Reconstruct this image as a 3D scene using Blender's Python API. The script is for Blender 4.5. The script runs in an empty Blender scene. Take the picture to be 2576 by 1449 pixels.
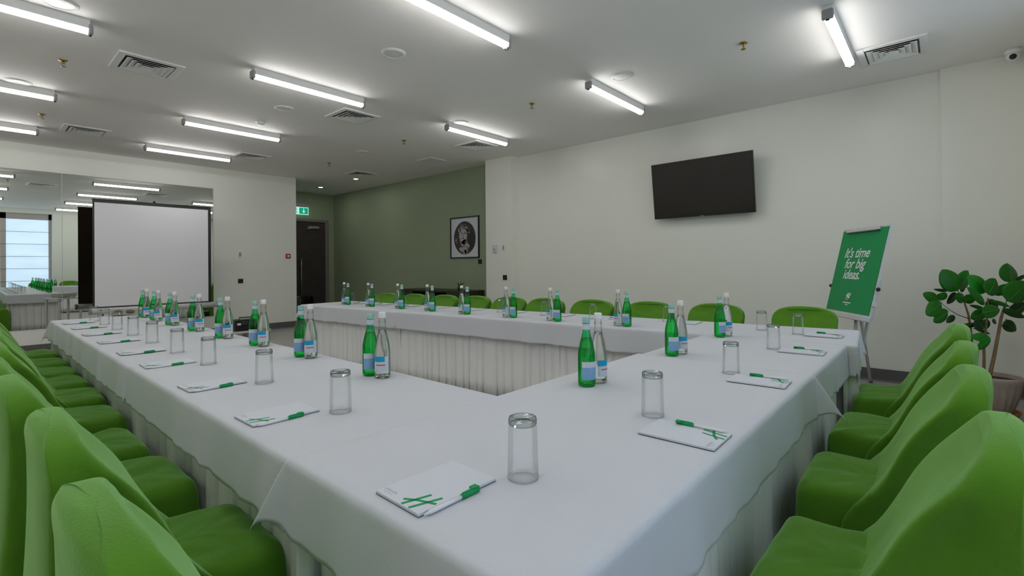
import bpy, bmesh, math, random
from mathutils import Vector, Matrix, noise
R = random.Random(7)
PI = math.pi
scene = bpy.context.scene
C = scene.collection

# ------------------------------------------------------------------ camera
F_PX, YAW, PITCH, ROLL, CY, CAM_H = 1218.5, .8462, .0051, -.0091, 662.1, 1.23
w_ = Vector((math.sin(YAW)*math.cos(PITCH), math.cos(YAW)*math.cos(PITCH), math.sin(PITCH)))
r0 = Vector((math.cos(YAW), -math.sin(YAW), 0)); u0 = r0.cross(w_)
r_ = r0*math.cos(ROLL) + u0*math.sin(ROLL); u_ = -r0*math.sin(ROLL) + u0*math.cos(ROLL)
cd = bpy.data.cameras.new('camera'); cam = bpy.data.objects.new('camera', cd); C.objects.link(cam)
cam.matrix_world = Matrix(((r_.x, u_.x, -w_.x, 0), (r_.y, u_.y, -w_.y, 0), (r_.z, u_.z, -w_.z, CAM_H), (0, 0, 0, 1)))
cd.sensor_width = 36; cd.lens = F_PX/2576*36; cd.shift_y = (CY-724.5)/2576; cd.clip_start = .02
scene.camera = cam

# ------------------------------------------------------------------ world, exposure
wd = bpy.data.worlds.new('world'); scene.world = wd; wd.use_nodes = True
wd.node_tree.nodes['Background'].inputs[0].default_value = (.55, .68, .9, 1)
wd.node_tree.nodes['Background'].inputs[1].default_value = .6
vs = scene.view_settings
vs.view_transform = 'Standard'; vs.look = 'None'; vs.gamma = 1; vs.exposure = 0.26; vs.use_curve_mapping = False
LAMP_L, WIN_L = 20, .78
cy = scene.cycles
cy.use_denoising = True; cy.sample_clamp_indirect = 4; cy.max_bounces = 10; cy.caustics_refractive = False; cy.caustics_reflective = False

# ------------------------------------------------------------------ materials
def mat(name, col, rough=.6, metal=0, spec=.5, nscale=0, namt=0, bump=0, bscale=200, emit=None, estr=0, sheen=0, sheen_col=None, trans=0, ior=1.45, coat=0):
    m = bpy.data.materials.new(name); m.use_nodes = True
    nt = m.node_tree; b = nt.nodes['Principled BSDF']
    b.inputs['Base Color'].default_value = (*col, 1); b.inputs['Roughness'].default_value = rough
    b.inputs['Metallic'].default_value = metal; b.inputs['Specular IOR Level'].default_value = spec
    b.inputs['IOR'].default_value = ior
    b.inputs['Transmission Weight'].default_value = trans; b.inputs['Coat Weight'].default_value = coat
    if sheen:
        b.inputs['Sheen Weight'].default_value = sheen; b.inputs['Sheen Roughness'].default_value = .45
        b.inputs['Sheen Tint'].default_value = (*(sheen_col or (1, 1, 1)), 1)
    if emit:
        b.inputs['Emission Color'].default_value = (*emit, 1); b.inputs['Emission Strength'].default_value = estr
    tc = nt.nodes.new('ShaderNodeTexCoord')
    if namt:
        n = nt.nodes.new('ShaderNodeTexNoise'); n.inputs['Scale'].default_value = nscale; n.inputs['Detail'].default_value = 5
        mx = nt.nodes.new('ShaderNodeMix'); mx.data_type = 'RGBA'
        mx.inputs[6].default_value = (*[max(0, c*(1-namt)) for c in col], 1); mx.inputs[7].default_value = (*[min(1, c*(1+namt)) for c in col], 1)
        nt.links.new(tc.outputs['Object'], n.inputs['Vector']); nt.links.new(n.outputs['Fac'], mx.inputs[0]); nt.links.new(mx.outputs[2], b.inputs['Base Color'])
    if bump:
        n2 = nt.nodes.new('ShaderNodeTexNoise'); n2.inputs['Scale'].default_value = bscale; n2.inputs['Detail'].default_value = 3
        bp = nt.nodes.new('ShaderNodeBump'); bp.inputs['Strength'].default_value = bump; bp.inputs['Distance'].default_value = .002
        nt.links.new(tc.outputs['Object'], n2.inputs['Vector']); nt.links.new(n2.outputs['Fac'], bp.inputs['Height']); nt.links.new(bp.outputs[0], b.inputs['Normal'])
    return m
def thin_glass(name, tint, edge, gloss=.06, rough=.02):
    # clear thin wall: straight-through tint that deepens where the wall is seen edge-on, plus a surface reflection
    m = bpy.data.materials.new(name); m.use_nodes = True; nt = m.node_tree; nt.nodes.remove(nt.nodes['Principled BSDF'])
    out = nt.nodes['Material Output']
    lw = nt.nodes.new('ShaderNodeLayerWeight'); lw.inputs['Blend'].default_value = .35
    mx = nt.nodes.new('ShaderNodeMix'); mx.data_type = 'RGBA'
    mx.inputs[6].default_value = (*tint, 1); mx.inputs[7].default_value = (*edge, 1)
    pw = nt.nodes.new('ShaderNodeMath'); pw.operation = 'POWER'; pw.inputs[1].default_value = 2.2
    nt.links.new(lw.outputs['Facing'], pw.inputs[0]); nt.links.new(pw.outputs[0], mx.inputs[0])
    tr = nt.nodes.new('ShaderNodeBsdfTransparent'); nt.links.new(mx.outputs[2], tr.inputs[0])
    gl = nt.nodes.new('ShaderNodeBsdfGlossy'); gl.inputs['Roughness'].default_value = rough
    ms = nt.nodes.new('ShaderNodeMixShader'); fr = nt.nodes.new('ShaderNodeFresnel'); fr.inputs[0].default_value = 1.4
    ml = nt.nodes.new('ShaderNodeMath'); ml.operation = 'MULTIPLY_ADD'; ml.inputs[1].default_value = .5; ml.inputs[2].default_value = gloss*.5
    nt.links.new(fr.outputs[0], ml.inputs[0]); nt.links.new(ml.outputs[0], ms.inputs[0])
    nt.links.new(tr.outputs[0], ms.inputs[1]); nt.links.new(gl.outputs[0], ms.inputs[2]); nt.links.new(ms.outputs[0], out.inputs[0])
    return m
M = {}
M['wall'] = mat('wall_paint', (.85, .86, .79), .5, spec=.25, nscale=1.5, namt=.02, bump=.05, bscale=300)
M['wall_r'] = mat('wall_paint_satin', (.85, .85, .78), .3, spec=.35, nscale=1.5, namt=.02, bump=.03, bscale=60)
M['ceil'] = mat('ceiling_paint', (.93, .905, .875), .7, spec=.2, nscale=2, namt=.02)
M['green_wall'] = mat('green_wall_paint', (.31, .37, .245), .45, spec=.3, nscale=2, namt=.04)
M['floor'] = mat('floor_vinyl', (.42, .40, .375), .35, nscale=30, namt=.12)
M['skirting'] = mat('skirting_grey', (.11, .11, .11), .45, nscale=20, namt=.1)
M['skirting_strip'] = mat('skirting_strip', (.2, .2, .2), .4)
M['cloth'] = mat('white_tablecloth', (.625, .64, .68), .85, spec=.2, nscale=6, namt=.02, bump=.25, bscale=60, sheen=.15)
M['skirt'] = mat('ivory_pleated_cloth', (.88, .88, .87), .85, spec=.2, nscale=8, namt=.03, bump=.2, bscale=80)
M['velour'] = mat('green_velour', (.085, .23, .012), .8, spec=.2, nscale=14, namt=.16, bump=.5, bscale=220, sheen=.7, sheen_col=(.55, .95, .4))
M['lamp'] = mat('lamp_diffuser', (.9, .9, .9), .4, emit=(1, .99, .98), estr=LAMP_L)
M['spot'] = mat('downlight_lens', (.9, .9, .9), .4, emit=(1, .96, .9), estr=150)
M['plastic_w'] = mat('white_plastic', (.85, .85, .83), .4, nscale=20, namt=.03)
M['plastic_g'] = mat('grey_plastic', (.33, .33, .33), .45, nscale=20, namt=.05)
M['black'] = mat('black_plastic', (.012, .012, .012), .35, nscale=20, namt=.1)
M['tv_screen'] = mat('screen_glass', (.018, .015, .014), .12, spec=.6, nscale=2, namt=.2)
M['mirror'] = mat('mirror_glass', (.80, .84, .80), .0, metal=1)
M['edge'] = mat('polished_glass_edge', (.55, .58, .56), .2)
M['metal_w'] = mat('white_enamel', (.62, .62, .62), .35, nscale=10, namt=.02)
M['steel'] = mat('brushed_steel', (.5, .5, .5), .3, metal=1, nscale=50, namt=.1)
M['brass'] = mat('brass', (.45, .3, .08), .3, metal=1, nscale=30, namt=.1)
M['screen_w'] = mat('projection_fabric', (.78, .78, .81), .9, spec=.1, nscale=3, namt=.01)
M['screen_back'] = mat('screen_back_fabric', (.035, .018, .012), .8, nscale=10, namt=.2)
M['door'] = mat('dark_door_laminate', (.05, .038, .036), .3, nscale=9, namt=.3)
M['door_frame'] = mat('door_frame_grey', (.2, .185, .175), .4, nscale=10, namt=.05)
M['emerald'] = mat('poster_green', (.0, .27, .075), .55, nscale=4, namt=.03)
M['paper'] = mat('white_paper', (.66, .685, .74), .7, nscale=15, namt=.01)
M['paper_edge'] = mat('pad_board', (.17, .17, .19), .8, nscale=15, namt=.1)
M['mark'] = mat('green_print', (.0, .30, .085), .6, nscale=20, namt=.03)
M['ink'] = mat('grey_print', (.22, .25, .27), .7, nscale=20, namt=.03)
M['text_w'] = mat('white_print', (.72, .76, .74), .6, nscale=20, namt=.02)
M['g_glass'] = thin_glass('green_glass', (.22, .95, .55), (.02, .65, .25))
M['g_glass_dark'] = thin_glass('green_glass_water', (.16, .92, .48), (.01, .6, .18))
M['c_glass'] = thin_glass('clear_glass', (.97, .98, .97), (.55, .62, .58))
M['t_glass'] = thin_glass('tumbler_glass', (.99, .995, .995), (.90, .92, .92), gloss=.03)
M['t_base'] = thin_glass('thick_glass_base', (.93, .96, .96), (.10, .13, .13), gloss=.12)
M['water'] = mat('water', (.99, 1, .99), .0, trans=1, ior=1.33)
M['cap_w'] = mat('white_cap', (.8, .8, .82), .4, nscale=30, namt=.03)
M['cap_g'] = mat('pale_green_cap', (.30, .55, .48), .35, metal=.3, nscale=60, namt=.15)
M['lab_b'] = mat('blue_label', (.22, .42, .68), .5, nscale=40, namt=.2)
M['lab_w'] = mat('pale_label', (.62, .66, .74), .5, nscale=40, namt=.08)
M['lab_c'] = mat('cyan_label', (.0, .34, .62), .5, nscale=40, namt=.06)
M['lab_r'] = mat('red_print', (.6, .1, .13), .5, nscale=40, namt=.1)
M['pot'] = mat('washed_clay', (.40, .32, .27), .85, nscale=12, namt=.25, bump=.6, bscale=40)
M['saucer'] = mat('terracotta', (.55, .20, .055), .7, nscale=12, namt=.1)
M['soil'] = mat('soil', (.04, .03, .02), .95, nscale=60, namt=.5, bump=1, bscale=90)
M['bark'] = mat('pale_bark', (.24, .16, .075), .8, nscale=25, namt=.4, bump=.6, bscale=80)
M['stem'] = mat('green_stem', (.06, .11, .02), .6, nscale=25, namt=.2)
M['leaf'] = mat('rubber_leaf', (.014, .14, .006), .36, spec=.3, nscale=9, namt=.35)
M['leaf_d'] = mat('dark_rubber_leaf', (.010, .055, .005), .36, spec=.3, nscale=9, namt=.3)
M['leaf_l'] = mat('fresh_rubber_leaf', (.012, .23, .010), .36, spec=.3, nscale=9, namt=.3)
M['vein'] = mat('leaf_vein', (.10, .22, .05), .4, nscale=9, namt=.1)
M['red'] = mat('red_plastic', (.42, .03, .02), .4, nscale=20, namt=.05)
M['exit_g'] = mat('exit_green_panel', (.0, .2, .12), .4, emit=(.0, .42, .24), estr=.55)
M['exit_w'] = mat('exit_white_panel', (.6, .8, .75), .4, emit=(.55, 1, .85), estr=.6)
M['cab'] = mat('dark_console_laminate', (.025, .03, .012), .4, nscale=10, namt=.2)
M['umber'] = mat('art_brown', (.06, .048, .035), .7, nscale=20, namt=.4)
M['art_l'] = mat('art_pale', (.42, .40, .40), .7, nscale=45, namt=.55)
M['win_frame'] = mat('window_frame', (.50, .45, .42), .5, nscale=10, namt=.03)
M['recess'] = mat('window_recess_shade', (.33, .31, .2), .6, nscale=4, namt=.03)  # olive tone holds the shade inside the recess, not assigned to any mesh
M['beige'] = mat('beige_casing', (.42, .41, .34), .45, nscale=20, namt=.05)
def blind_mat():
    m = mat('daylit_blind_fabric', (.75, .78, .8), .8, emit=(.50, .70, .95), estr=WIN_L)  # fabric glows by itself in place of daylight passing through it
    nt = m.node_tree; b = nt.nodes['Principled BSDF']; tc = nt.nodes.new('ShaderNodeTexCoord')
    n = nt.nodes.new('ShaderNodeTexNoise'); n.inputs['Scale'].default_value = 2.2
    mp = nt.nodes.new('ShaderNodeMapping'); mp.inputs['Scale'].default_value = (.6, .6, 2.5)
    mr = nt.nodes.new('ShaderNodeMapRange'); mr.inputs[3].default_value = WIN_L*.75; mr.inputs[4].default_value = WIN_L*1.25
    nt.links.new(tc.outputs['Object'], mp.inputs[0]); nt.links.new(mp.outputs[0], n.inputs[0]); nt.links.new(n.outputs[0], mr.inputs[0]); nt.links.new(mr.outputs[0], b.inputs['Emission Strength'])
    return m
M['blind'] = blind_mat()

# ------------------------------------------------------------------ mesh helpers
def add_box(bm, x0, x1, y0, y1, z0, z1, mi=0):
    v = [bm.verts.new(p) for p in ((x0,y0,z0),(x1,y0,z0),(x1,y1,z0),(x0,y1,z0),(x0,y0,z1),(x1,y0,z1),(x1,y1,z1),(x0,y1,z1))]
    for f in ((0,3,2,1),(4,5,6,7),(0,1,5,4),(1,2,6,5),(2,3,7,6),(3,0,4,7)):
        q = bm.faces.new([v[i] for i in f]); q.material_index = mi
    return v
def add_lathe(bm, prof, n=24, cx=0, cyy=0, mi=None, cap=False):
    rings = []
    for r, z in prof:
        rings.append([bm.verts.new((cx+r*math.cos(2*PI*i/n), cyy+r*math.sin(2*PI*i/n), z)) for i in range(n)])
    for k in range(len(rings)-1):
        for i in range(n):
            f = bm.faces.new((rings[k][i], rings[k][(i+1) % n], rings[k+1][(i+1) % n], rings[k+1][i])); f.smooth = True
            if mi: f.material_index = mi[k]
    if cap:
        for rg, s in ((rings[0], -1), (rings[-1], 1)):
            f = bm.faces.new(rg if s > 0 else rg[::-1])
            if mi: f.material_index = mi[0 if s < 0 else -1]
    return rings
def add_tube(bm, pts, rad, n=8, mi=0):
    pts = [Vector(p) for p in pts]; rads = rad if isinstance(rad, (list, tuple)) else [rad]*len(pts)
    rings = []
    for k, p in enumerate(pts):
        t = (pts[min(k+1, len(pts)-1)]-pts[max(k-1, 0)]).normalized()
        a = t.cross(Vector((0, 0, 1)) if abs(t.z) < .95 else Vector((1, 0, 0))).normalized(); b = t.cross(a)
        rings.append([bm.verts.new(p+(a*math.cos(2*PI*i/n)+b*math.sin(2*PI*i/n))*rads[k]) for i in range(n)])
    for k in range(len(rings)-1):
        for i in range(n):
            f = bm.faces.new((rings[k][i], rings[k][(i+1) % n], rings[k+1][(i+1) % n], rings[k+1][i])); f.smooth = n > 4; f.material_index = mi
    for rg in (rings[0], rings[-1]):
        f = bm.faces.new(rg); f.material_index = mi
def obj(name, bm, mats, parent=None, bevel=0, smooth=False, loc=None):
    bmesh.ops.recalc_face_normals(bm, faces=bm.faces)
    me = bpy.data.meshes.new(name); bm.to_mesh(me); bm.free()
    for m in (mats if isinstance(mats, (list, tuple)) else [mats]): me.materials.append(M[m])
    if smooth:
        for p in me.polygons: p.use_smooth = True
    o = bpy.data.objects.new(name, me); C.objects.link(o)
    if parent: o.parent = parent
    if loc: o.location = loc
    if bevel:
        b = o.modifiers.new('bevel', 'BEVEL'); b.width = bevel; b.segments = 2; b.limit_method = 'ANGLE'
    return o
def box(name, x0, x1, y0, y1, z0, z1, m, parent=None, bevel=0):
    bm = bmesh.new(); add_box(bm, x0, x1, y0, y1, z0, z1); return obj(name, bm, m, parent, bevel)
def tag(o, label, cat, group=None):
    o['label'] = label; o['category'] = cat
    if group: o['group'] = group
    return o
def thing(name, label, cat, loc=(0,0,0), rz=0, group=None):
    o = bpy.data.objects.new(name, None); C.objects.link(o); o.location = loc; o.rotation_euler = (0, 0, rz); o.empty_display_size = .1
    return tag(o, label, cat, group)
def struct(o): o['kind'] = 'structure'; return o
def copy_tree(o, parent=None):
    c = o.copy(); C.objects.link(c)
    if parent: c.parent = parent
    for ch in list(o.children): copy_tree(ch, c)
    return c
def place(proto, used, loc, rz, label, group=None, sz=1):
    if not used: used.append(1); o = proto
    else: o = copy_tree(proto)
    o.location = loc; o.rotation_euler = (0, 0, rz); o['label'] = label; o.scale = (1, 1, sz)
    if group: o['group'] = group
    return o
def text_mesh(name, body, size, m, parent, mat4, bold=0, shear=0, spacing=1, line=1):
    cu = bpy.data.curves.new(name, 'FONT'); cu.body = body; cu.size = size; cu.offset = bold; cu.shear = shear; cu.extrude = .0006; cu.space_character = spacing; cu.space_line = line
    t = bpy.data.objects.new(name+'_curve', cu); C.objects.link(t)
    dg = bpy.context.evaluated_depsgraph_get(); me = bpy.data.meshes.new_from_object(t.evaluated_get(dg))
    bpy.data.objects.remove(t); me.name = name; me.materials.clear(); me.materials.append(M[m])
    o = bpy.data.objects.new(name, me); C.objects.link(o); o.parent = parent; o.matrix_local = mat4
    return o

# ------------------------------------------------------------------ the setting
ZC = 3.08
XR, YB, YN, XG, YE, XL = 6.27, 10.0, -.62, 6.30, 11.7, -3.5
struct(box('floor', XL-.1, 6.6, YN-.6, 11.9, -.1, 0, 'floor'))
struct(box('ceiling', XL-.1, 6.6, YN-.6, 11.9, ZC, ZC+.1, 'ceil'))
struct(box('wall_right', XR, XR+.2, YN-.2, 6.0, 0, ZC, 'wall_r'))
struct(box('wall_right_column', 6.09, XR+.2, 5.40, 6.0, 0, ZC, 'wall_r'))
struct(box('wall_right_pier', 6.22, XR+.2, YN-.2, -.015, 0, ZC, 'wall_r'))
struct(box('wall_corridor', XG, XG+.2, 6.0, YE+.2, 0, ZC, 'green_wall'))
struct(box('wall_end', 3.6, XG+.2, YE, YE+.2, 0, ZC, 'green_wall'))
struct(box('wall_corridor_left', 3.5, 3.6, YB+.2, YE+.2, 0, ZC, 'green_wall'))
struct(box('wall_back', XL-.1, 4.555, YB, YB+.2, 0, ZC, 'wall'))
struct(box('wall_left', XL-.1, XL, YN-.2, YB+.2, 0, ZC, 'wall'))
# near wall with two window openings
W1, W2, WZ0, WZ1 = (-.35, 1.80), (3.35, 5.0), .50, 2.95
bm = bmesh.new()
for a, b in ((XL, W1[0]), (W1[1], W2[0]), (W2[1], XR+.2)): add_box(bm, a, b, YN-.3, YN, 0, ZC)
for a, b in (W1, W2): add_box(bm, a, b, YN-.3, YN, 0, WZ0); add_box(bm, a, b, YN-.3, YN, WZ1, ZC)
struct(obj('wall_near', bm, 'wall'))
for i, (a, b) in enumerate((W1, W2)):
    bm = bmesh.new()
    yb, yf = YN-.27, YN-.2
    add_box(bm, a, b, yb, yf, WZ0, WZ0+.07); add_box(bm, a, b, yb, yf, WZ1-.17, WZ1)
    for k in range(3):
        x = a+(b-a-.07)*k/2; add_box(bm, x, x+(.07 if k != 1 else .12), yb, yf, WZ0, WZ1)
    wf = struct(obj('window_%d' % (i+1), bm, 'win_frame')); wf['label'] = ['tall window behind the near end of the left table', 'tall window behind the right row of chairs'][i]
    box('window_pane', a, b, yb-.03, yb-.024, WZ0, WZ1, 'c_glass', wf)
    bm = bmesh.new(); n = 24
    cols = [[bm.verts.new((a+.04+(b-a-.08)*j, yf-.05+.012*abs(math.sin(PI*k/4.0)), WZ0+.02+(WZ1-.2-WZ0)*k/n)) for j in (0, 1)] for k in range(n+1)]
    for k in range(n): bm.faces.new((cols[k][0], cols[k][1], cols[k+1][1], cols[k+1][0]))
    bl = obj('roman_blind', bm, 'blind', wf)
    bm = bmesh.new()
    for k in range(1, 6): z = WZ0+.02+(WZ1-.2-WZ0)*k*4/n; add_box(bm, a+.04, b-.04, yf+.004, yf+.012, z-.006, z+.006)
    obj('blind_rod', bm, 'plastic_g', wf)
    bm = bmesh.new(); add_box(bm, a, b, yf, YN-.01, WZ0-.03, WZ0); obj('window_sill', bm, 'plastic_w', wf)
def baseboard(name, a, b, n):
    # a to b along the wall foot, n = direction into the room
    a, b, n = Vector(a), Vector(b), Vector(n); t = (b-a); L = t.length; t.normalize()
    bm = bmesh.new()
    for d0, z0, z1, mi in ((.012, .02, .13, 0), (.016, 0, .02, 1)):
        v = add_box(bm, 0, L, 0, d0, z0, z1, mi)
        for q in v: p = a + t*q.co.x + n*q.co.y; q.co = (p.x, p.y, q.co.z)
    struct(obj(name, bm, ['skirting', 'skirting_strip']))
baseboard('baseboard_right', (XR, 0, 0), (XR, 5.4, 0), (-1, 0, 0))
baseboard('baseboard_column', (6.09, 5.39, 0), (6.09, 6.0, 0), (-1, 0, 0))
baseboard('baseboard_pier', (6.22, YN, 0), (6.22, -.01, 0), (-1, 0, 0))
baseboard('baseboard_corridor', (XG, 6.0, 0), (XG, YE, 0), (-1, 0, 0))
baseboard('baseboard_back', (XL, YB, 0), (4.555, YB, 0), (0, -1, 0))
baseboard('baseboard_near', (XL, YN, 0), (6.22, YN, 0), (0, 1, 0))
baseboard('baseboard_left', (XL, YN, 0), (XL, YB, 0), (1, 0, 0))
baseboard('baseboard_end', (3.6, YE, 0), (XG, YE, 0), (0, -1, 0))
# door in the end wall
dr = struct(box('door_1', 4.98, 6.03, YE-.05, YE-.01, 0, 2.36, 'door'))
bm = bmesh.new(); add_box(bm, 4.9, 4.98, YE-.08, YE, 0, 2.42); add_box(bm, 6.03, 6.11, YE-.08, YE, 0, 2.42); add_box(bm, 4.98, 6.03, YE-.08, YE, 2.36, 2.42)
obj('door_frame', bm, 'door_frame', dr)
bm = bmesh.new(); add_box(bm, 5.60, 5.86, YE-.10, YE-.05, 2.2, 2.25); add_tube(bm, [(5.85, YE-.11, 2.19), (5.5, YE-.2, 2.18)], .008); obj('door_closer', bm, 'steel', dr)
bm = bmesh.new(); add_tube(bm, [(5.40, YE-.11, .5), (5.40, YE-.11, 1.45)], .012); add_tube(bm, [(5.40, YE-.11, 1.40), (5.40, YE-.05, 1.40)], .008); add_tube(bm, [(5.40, YE-.11, .95), (5.40, YE-.05, .95)], .008); obj('door_handle', bm, 'steel', dr)

# ------------------------------------------------------------------ ceiling things
def make_lamp():
    t = thing('ceiling_tube_light', '', 'ceiling light')
    L = 1.17; bm = bmesh.new()
    add_box(bm, .02, L-.02, -.034, .034, 3.010, ZC); obj('housing', bm, 'plastic_w', t, .004)
    # rounded diffuser: half-round underside glows strongest, sides less
    bm = bmesh.new(); n = 14; x0, x1 = .03, L-.03; prof = []
    for i in range(n+1):
        a = PI*i/n; prof.append((-.034*math.cos(a), 3.010-.032*math.sin(a)))
    ra = [bm.verts.new((x0, y, z)) for y, z in prof]; rb = [bm.verts.new((x1, y, z)) for y, z in prof]
    for i in range(len(prof)-1):
        f = bm.faces.new((ra[i], ra[i+1], rb[i+1], rb[i])); f.smooth = True
    bm.faces.new(ra); bm.faces.new(rb[::-1]); bm.faces.new((ra[0], rb[0], rb[-1], ra[-1]))
    obj('diffuser', bm, 'lamp', t)
    for x in (0, L-.034):
        bm = bmesh.new(); add_box(bm, x, x+.034, -.037, .037, 2.976, 3.05); obj('end_cap', bm, 'plastic_g', t, .012)
        bm = bmesh.new(); add_box(bm, x+.011, x+.023, -.012, .012, 2.968, 2.978); e = obj('cap_screw', bm, 'black', t)
    return t
lampp = make_lamp(); used = []
for j, y in enumerate((.59, 2.60, 4.73, 6.86, 8.74)):
    for i, x in enumerate((-.53, 1.745, 4.09, -2.85)):
        if i == 2 and j > 2: continue
        lab = 'white ceiling tube light, %s of five rows from the window wall, %s column' % (['nearest', 'second', 'third', 'fourth', 'farthest'][j], ['left', 'middle', 'right', 'outermost left'][i])
        place(lampp, used, (x, y, 0), 0, lab, 'tube lights in rows on the ceiling')

def make_vent():
    t = thing('ceiling_vent', '', 'air vent'); z = ZC
    box('backing', -.19, .19, -.19, .19, z-.004, z-.001, 'black', t)  # black sheet under the solid ceiling stands in for the dark duct cavity
    bm = bmesh.new()
    for (a, b, c, d) in ((-.24, .24, -.24, -.185), (-.24, .24, .185, .24), (-.24, -.185, -.185, .185), (.185, .24, -.185, .185)): add_box(bm, a, b, c, d, z-.014, z)
    obj('frame', bm, 'plastic_w', t, .003)
    def ring(bm, ro, ri, zo, zi):
        vo = [bm.verts.new((sx*ro, sy*ro, zo)) for sx, sy in ((-1,-1),(1,-1),(1,1),(-1,1))]
        vi = [bm.verts.new((sx*ri, sy*ri, zi)) for sx, sy in ((-1,-1),(1,-1),(1,1),(-1,1))]
        for i in range(4): bm.faces.new((vo[i], vo[(i+1) % 4], vi[(i+1) % 4], vi[i]))
    for k in range(4):
        bm = bmesh.new(); ro = .172-.042*k; ring(bm, ro, ro-.045, z-.020, z-.005)
        if k == 3: add_box(bm, -.022, .022, -.022, .022, z-.012, z-.006)
        o = obj('louver', bm, 'plastic_w', t); s = o.modifiers.new('s', 'SOLIDIFY'); s.thickness = .002
    return t
ventp = make_vent(); used = []
for x, y, lab in ((1.105, 5.40, 'dark-slotted square ceiling vent at upper left of the photo, nearest on the left'), (3.155, 5.38, 'square ceiling vent between the middle and right light columns, nearer one'),
                  (1.07, 8.50, 'square ceiling vent near the mirror wall on the left side'), (3.14, 8.53, 'square ceiling vent beside the farthest middle tube light'),
                  (5.21, 5.32, 'square ceiling vent in front of the corridor mouth below the right light'), (5.21, 8.59, 'square ceiling vent inside the green corridor'),
                  (5.39, .30, 'square ceiling vent at the upper right beside the nearest right light')):
    place(ventp, used, (x, y, 0), 0, lab, 'square ceiling vents')
tag(box('access_panel', 5.22, 5.58, 6.44, 6.80, ZC-.012, ZC, 'plastic_w', None, .003), 'flat white square panel on the ceiling before the green corridor', 'ceiling panel')

def make_sprinkler():
    t = thing('sprinkler', '', 'sprinkler')
    bm = bmesh.new(); add_lathe(bm, [(.035, ZC), (.035, ZC-.004), (.012, ZC-.008), (.0005, ZC-.008)], 20); obj('escutcheon', bm, 'brass', t)
    bm = bmesh.new(); add_lathe(bm, [(.008, ZC-.006), (.008, ZC-.03)], 10, cap=True)
    for s in (-1, 1): add_tube(bm, [(s*.008, 0, ZC-.02), (s*.014, 0, ZC-.035), (0, 0, ZC-.052)], .0025, 6)
    obj('head', bm, 'brass', t)
    bm = bmesh.new(); add_lathe(bm, [(.0005, ZC-.052), (.02, ZC-.052), (.02, ZC-.055), (.0005, ZC-.055)], 16); obj('deflector', bm, 'brass', t)
    return t
sp = make_sprinkler(); used = []
for x, y, lab in ((.58, 5.79, 'brass ceiling sprinkler at far upper left, left of the dark-slotted vent'), (.61, 7.97, 'brass ceiling sprinkler on the left near the mirror wall'), (4.33, 1.22, 'brass ceiling sprinkler left of the nearest right light'),
                  (4.30, 3.48, 'brass ceiling sprinkler, second nearest in the right line'), (4.27, 5.87, 'brass ceiling sprinkler, third in the right line'), (4.285, 8.10, 'brass ceiling sprinkler farthest back, near the corridor')):
    place(sp, used, (x, y, 0), 0, lab, 'brass ceiling sprinklers')
def make_disc():
    t = thing('ceiling_speaker', '', 'speaker')
    bm = bmesh.new(); add_lathe(bm, [(.105, ZC), (.105, ZC-.003), (.095, ZC-.007), (.06, ZC-.009), (.0005, ZC-.010)], 36); obj('cover', bm, 'plastic_w', t)
    bm = bmesh.new(); add_lathe(bm, [(.085, ZC-.006), (.088, ZC-.011), (.082, ZC-.011), (.080, ZC-.007)], 36); obj('trim_ring', bm, 'plastic_w', t)
    return t
dp = make_disc(); used = []
for x, y, lab in ((2.467, 3.53, 'round white ceiling disc nearest the camera, left of the longest light'), (4.278, 2.33, 'round white ceiling disc beside the second right tube light'), (.349, 6.76, 'round white ceiling disc at the left edge above a tube light'),
                  (2.458, 5.68, 'round white ceiling disc beyond the third middle light'), (4.238, 6.94, 'round white ceiling disc farthest from the camera in the right line'), (4.232, 4.61, 'round white ceiling disc beside the third right tube light'),
                  (.437, 4.55, 'round white ceiling disc at the top left edge beside a light')):
    place(dp, used, (x, y, 0), 0, lab, 'round ceiling discs')
t = thing('smoke_detector', 'small white round smoke detector among the middle ceiling lights', 'smoke detector', (2.49, 6.44, 0))
bm = bmesh.new(); add_lathe(bm, [(.05, ZC), (.05, ZC-.02), (.035, ZC-.035), (.0005, ZC-.038)], 24); obj('housing', bm, 'plastic_w', t)
bm = bmesh.new(); add_lathe(bm, [(.052, ZC), (.058, ZC-.006), (.0005, ZC-.006)], 24); obj('base', bm, 'plastic_w', t)
for x, y, lab in ((5.445, 10.69, 'small round recessed ceiling light, farther one in the corridor'), (5.44, 9.17, 'small round recessed ceiling light, nearer one in the corridor')):
    t = thing('recessed_downlight', lab, 'ceiling light', (x, y, 0), 0, 'recessed corridor lights')
    bm = bmesh.new(); add_lathe(bm, [(.055, ZC), (.055, ZC-.005), (.040, ZC-.004)], 24); obj('trim_ring', bm, 'plastic_w', t)
    bm = bmesh.new(); add_lathe(bm, [(.041, ZC-.0045), (.0005, ZC-.0045)], 24); obj('lens', bm, 'spot', t)
# dome camera
t = thing('security_camera', 'small white dome camera with black lens at the upper right edge', 'camera', (6.07, -.49, 0))
bm = bmesh.new(); add_lathe(bm, [(.055, ZC), (.055, ZC-.03), (.05, ZC-.045)], 28, cap=True); obj('base', bm, 'plastic_w', t)
bm = bmesh.new(); bmesh.ops.create_uvsphere(bm, u_segments=24, v_segments=14, radius=.046, matrix=Matrix.Translation((0, 0, ZC-.055))); obj('dome', bm, 'plastic_w', t, smooth=True)
bm = bmesh.new(); bmesh.ops.create_uvsphere(bm, u_segments=20, v_segments=12, radius=.025, matrix=Matrix.Translation((-.030, .002, ZC-.072))); obj('lens', bm, 'black', t, smooth=True)

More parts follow.
